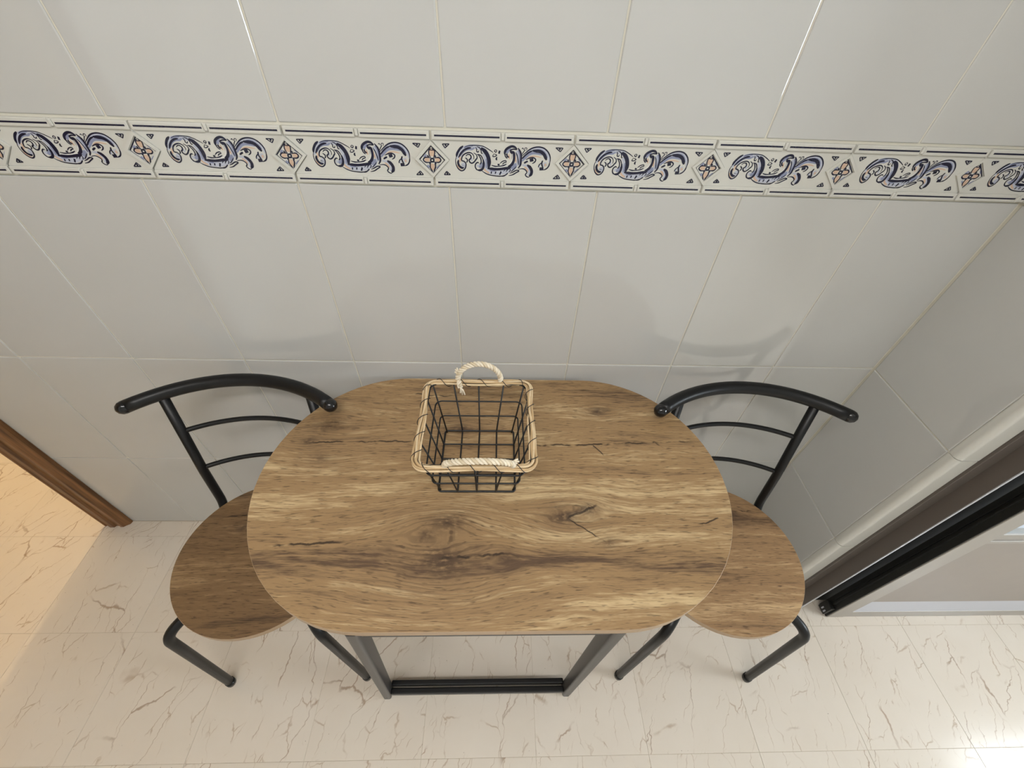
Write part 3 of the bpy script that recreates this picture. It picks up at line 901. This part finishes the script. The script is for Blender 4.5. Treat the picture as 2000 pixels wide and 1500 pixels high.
# ------------------------------------------------------------------ wire basket on the table
bk = empty('wire_basket', (0.048, -0.2425, TZ + 0.0005)); tag(bk, 'square black wire basket with rattan rim and rope handles on the table', 'basket')
HB, HT, BH = 0.0725, 0.0985, 0.122          # half sizes bottom / top, height
wr_ = 0.0016
def rsq(h, r, z, n=6):
    out = []
    for (cx, cy, a0) in ((1, 1, 0), (-1, 1, PI / 2), (-1, -1, PI), (1, -1, 3 * PI / 2)):
        for k in range(n + 1):
            a = a0 + PI / 2 * k / n
            out.append(Vector((cx * (h - r) + r * math.cos(a), cy * (h - r) + r * math.sin(a), z)))
    return out
for f_ in (0.0, 0.34, 0.65, 1.0):
    h = HB + (HT - 0.004 - HB) * f_
    tube_obj('ring_wire', rsq(h, 0.006 + 0.010 * f_, wr_ + (BH - wr_) * f_), wr_ + (0.0004 if f_ in (0.0, 1.0) else 0), M_WIRE, bk, seg=6, closed=True)
for q_ in (-0.5, 0.0, 0.5):
    for ax in (0, 1):
        pb = q_ * HB * 1.0; pt = q_ * HT * 1.0
        P = [(pt, -HT + 0.004, BH), (pb, -HB, wr_ * 1.2), (pb, HB, wr_ * 1.2), (pt, HT - 0.004, BH)]
        if ax: P = [(b, a, c_ + 0.0010) for a, b, c_ in P]
        tube_obj('wire', fillet(P, 0.003, 3), wr_, M_WIRE, bk, seg=6)
for sx in (-1, 1):
    for sy in (-1, 1):
        tube_obj('corner_wire', [(sx * (HB - 0.004), sy * (HB - 0.004), wr_), (sx * (HT - 0.010), sy * (HT - 0.010), BH)], wr_, M_WIRE, bk, seg=6)
# rattan rim: bundle of strands
def dense(P, step=0.004):
    out = []
    for i in range(len(P)):
        a, b = P[i], P[(i + 1) % len(P)]
        n = max(1, int((b - a).length / step))
        for k in range(n): out.append(a.lerp(b, k / n))
    return out
core = dense(rsq(HT, 0.016, 0.0, 8))
N = len(core)
def outward(i):
    t = (core[(i + 1) % N] - core[i - 1]).normalized()
    return Vector((t.y, -t.x, 0))
rim = None
SS = 0.66
strands = [(-0.0066, 0.0005, 0.0034), (-0.0030, 0.0042, 0.0034), (0.0012, 0.0048, 0.0036), (0.0056, 0.0030, 0.0036), (0.0074, -0.0016, 0.0032), (0.0035, -0.0048, 0.0034), (-0.0030, -0.0046, 0.0034)]
for j, (ro, zo, sr) in enumerate(strands):
    ph = random.random() * 6.28; f1 = random.choice((3, 4, 5)); f2 = random.choice((7, 8, 9))
    P = []
    for i in range(N):
        a = 2 * PI * i / N
        wv = 0.0013 * math.sin(f1 * a + ph) + 0.0009 * math.sin(f2 * a + 2 * ph)
        P.append(core[i] + outward(i) * (ro * SS + wv) + Vector((0, 0, BH + zo * SS + 0.0006 * math.sin(f2 * a + ph))))
    if rim is None:
        rim = tube_obj('rattan_rim', P, sr * SS * 0.92, M_RATTAN, bk, seg=8, closed=True)
    else:
        tube_obj('rattan_strand', P, sr * SS * 0.92, (M_RATTAN, M_RATTAN2)[j % 2], rim, seg=8, closed=True)
P = []
turns = 20
for i in range(N * 3):
    i0 = (i // 3) % N; fr = (i % 3) / 3
    c_ = core[i0].lerp(core[(i0 + 1) % N], fr); o_ = outward(i0).lerp(outward((i0 + 1) % N), fr)
    a = 2 * PI * turns * i / (N * 3)
    P.append(c_ + o_ * (0.0081 * math.cos(a)) + Vector((0, 0, BH - 0.0068 * math.sin(a))))
tube_obj('binding_wire', P, 0.0007, M_WIRE, bk, seg=5, closed=True)
# rope handles: three twisted strands each
def rope(name, path, parent, rad=0.0031, twist=80.0):
    path = [Vector(p) for p in path]
    D = []
    for a, b in zip(path[:-1], path[1:]):
        n = max(1, int((b - a).length / 0.0012))
        for k in range(n): D.append(a.lerp(b, k / n))
    D.append(path[-1])
    for i in range(2):
        D = [D[0]] + [(D[k - 1] + D[k] * 2 + D[k + 1]) / 4 for k in range(1, len(D) - 1)] + [D[-1]]
    root = None
    nrm = Vector((0.1, 1, 0.2)); frames = []
    for i in range(len(D)):
        t = (D[min(i + 1, len(D) - 1)] - D[max(i - 1, 0)]).normalized()
        nrm = (nrm - t * nrm.dot(t)).normalized()
        frames.append((nrm.copy(), t.cross(nrm)))
    for s in range(3):
        Q = []; L = 0.0
        for i in range(len(D)):
            if i: L += (D[i] - D[i - 1]).length
            a = 2 * PI * (s / 3 + L * twist / 1.6)
            Q.append(D[i] + (frames[i][0] * math.cos(a) + frames[i][1] * math.sin(a)) * rad)
        if root is None: root = tube_obj(name, Q, rad * 0.84, M_ROPE, parent, seg=7)
        else: tube_obj('rope_strand', Q, rad * 0.84, (M_ROPE2, M_ROPE)[s % 2], root, seg=7)
    return root
def frays(root, base, dirs):
    for d_ in dirs:
        b = Vector(base); e = b + Vector(d_)
        m = (b + e) / 2 + Vector((0.001, 0.001, 0.002))
        tube_obj('frayed_end', [b, m, e], 0.0016, M_ROPE, root, seg=5)
yb = HT + 0.000
hb = rope('rope_handle', [(-0.036, yb - 0.012, BH + 0.000), (-0.040, yb + 0.006, BH + 0.004)] + [(0.001 + 0.042 * math.cos(PI - PI * k / 20), yb + 0.003, BH + 0.006 + 0.042 * math.sin(PI * k / 20)) for k in range(21)] + [(0.042, yb + 0.002, BH - 0.002)], bk)
frays(hb, (-0.036, yb - 0.012, BH - 0.001), [(0.004, -0.005, -0.016), (0.009, -0.006, -0.015), (0.000, -0.004, -0.012)])
frays(hb, (-0.040, yb + 0.004, BH + 0.012), [(-0.005, 0.002, 0.018), (-0.002, 0.004, 0.020), (-0.006, 0.001, 0.012)])
lean = math.radians(24)
pf = []
for k in range(25):
    a = PI - PI * k / 24
    hgt = 0.040 * math.sin(PI * k / 24) ** 0.8
    pf.append((0.008 + 0.056 * math.cos(a), -HT + 0.002 - hgt * math.sin(lean), BH + 0.004 + hgt * math.cos(lean)))
hf = rope('rope_handle', pf, bk)
frays(hf, (0.060, -HT + 0.002, BH + 0.010), [(0.010, -0.004, 0.006), (0.014, 0.002, 0.003), (0.012, 0.004, 0.007)])
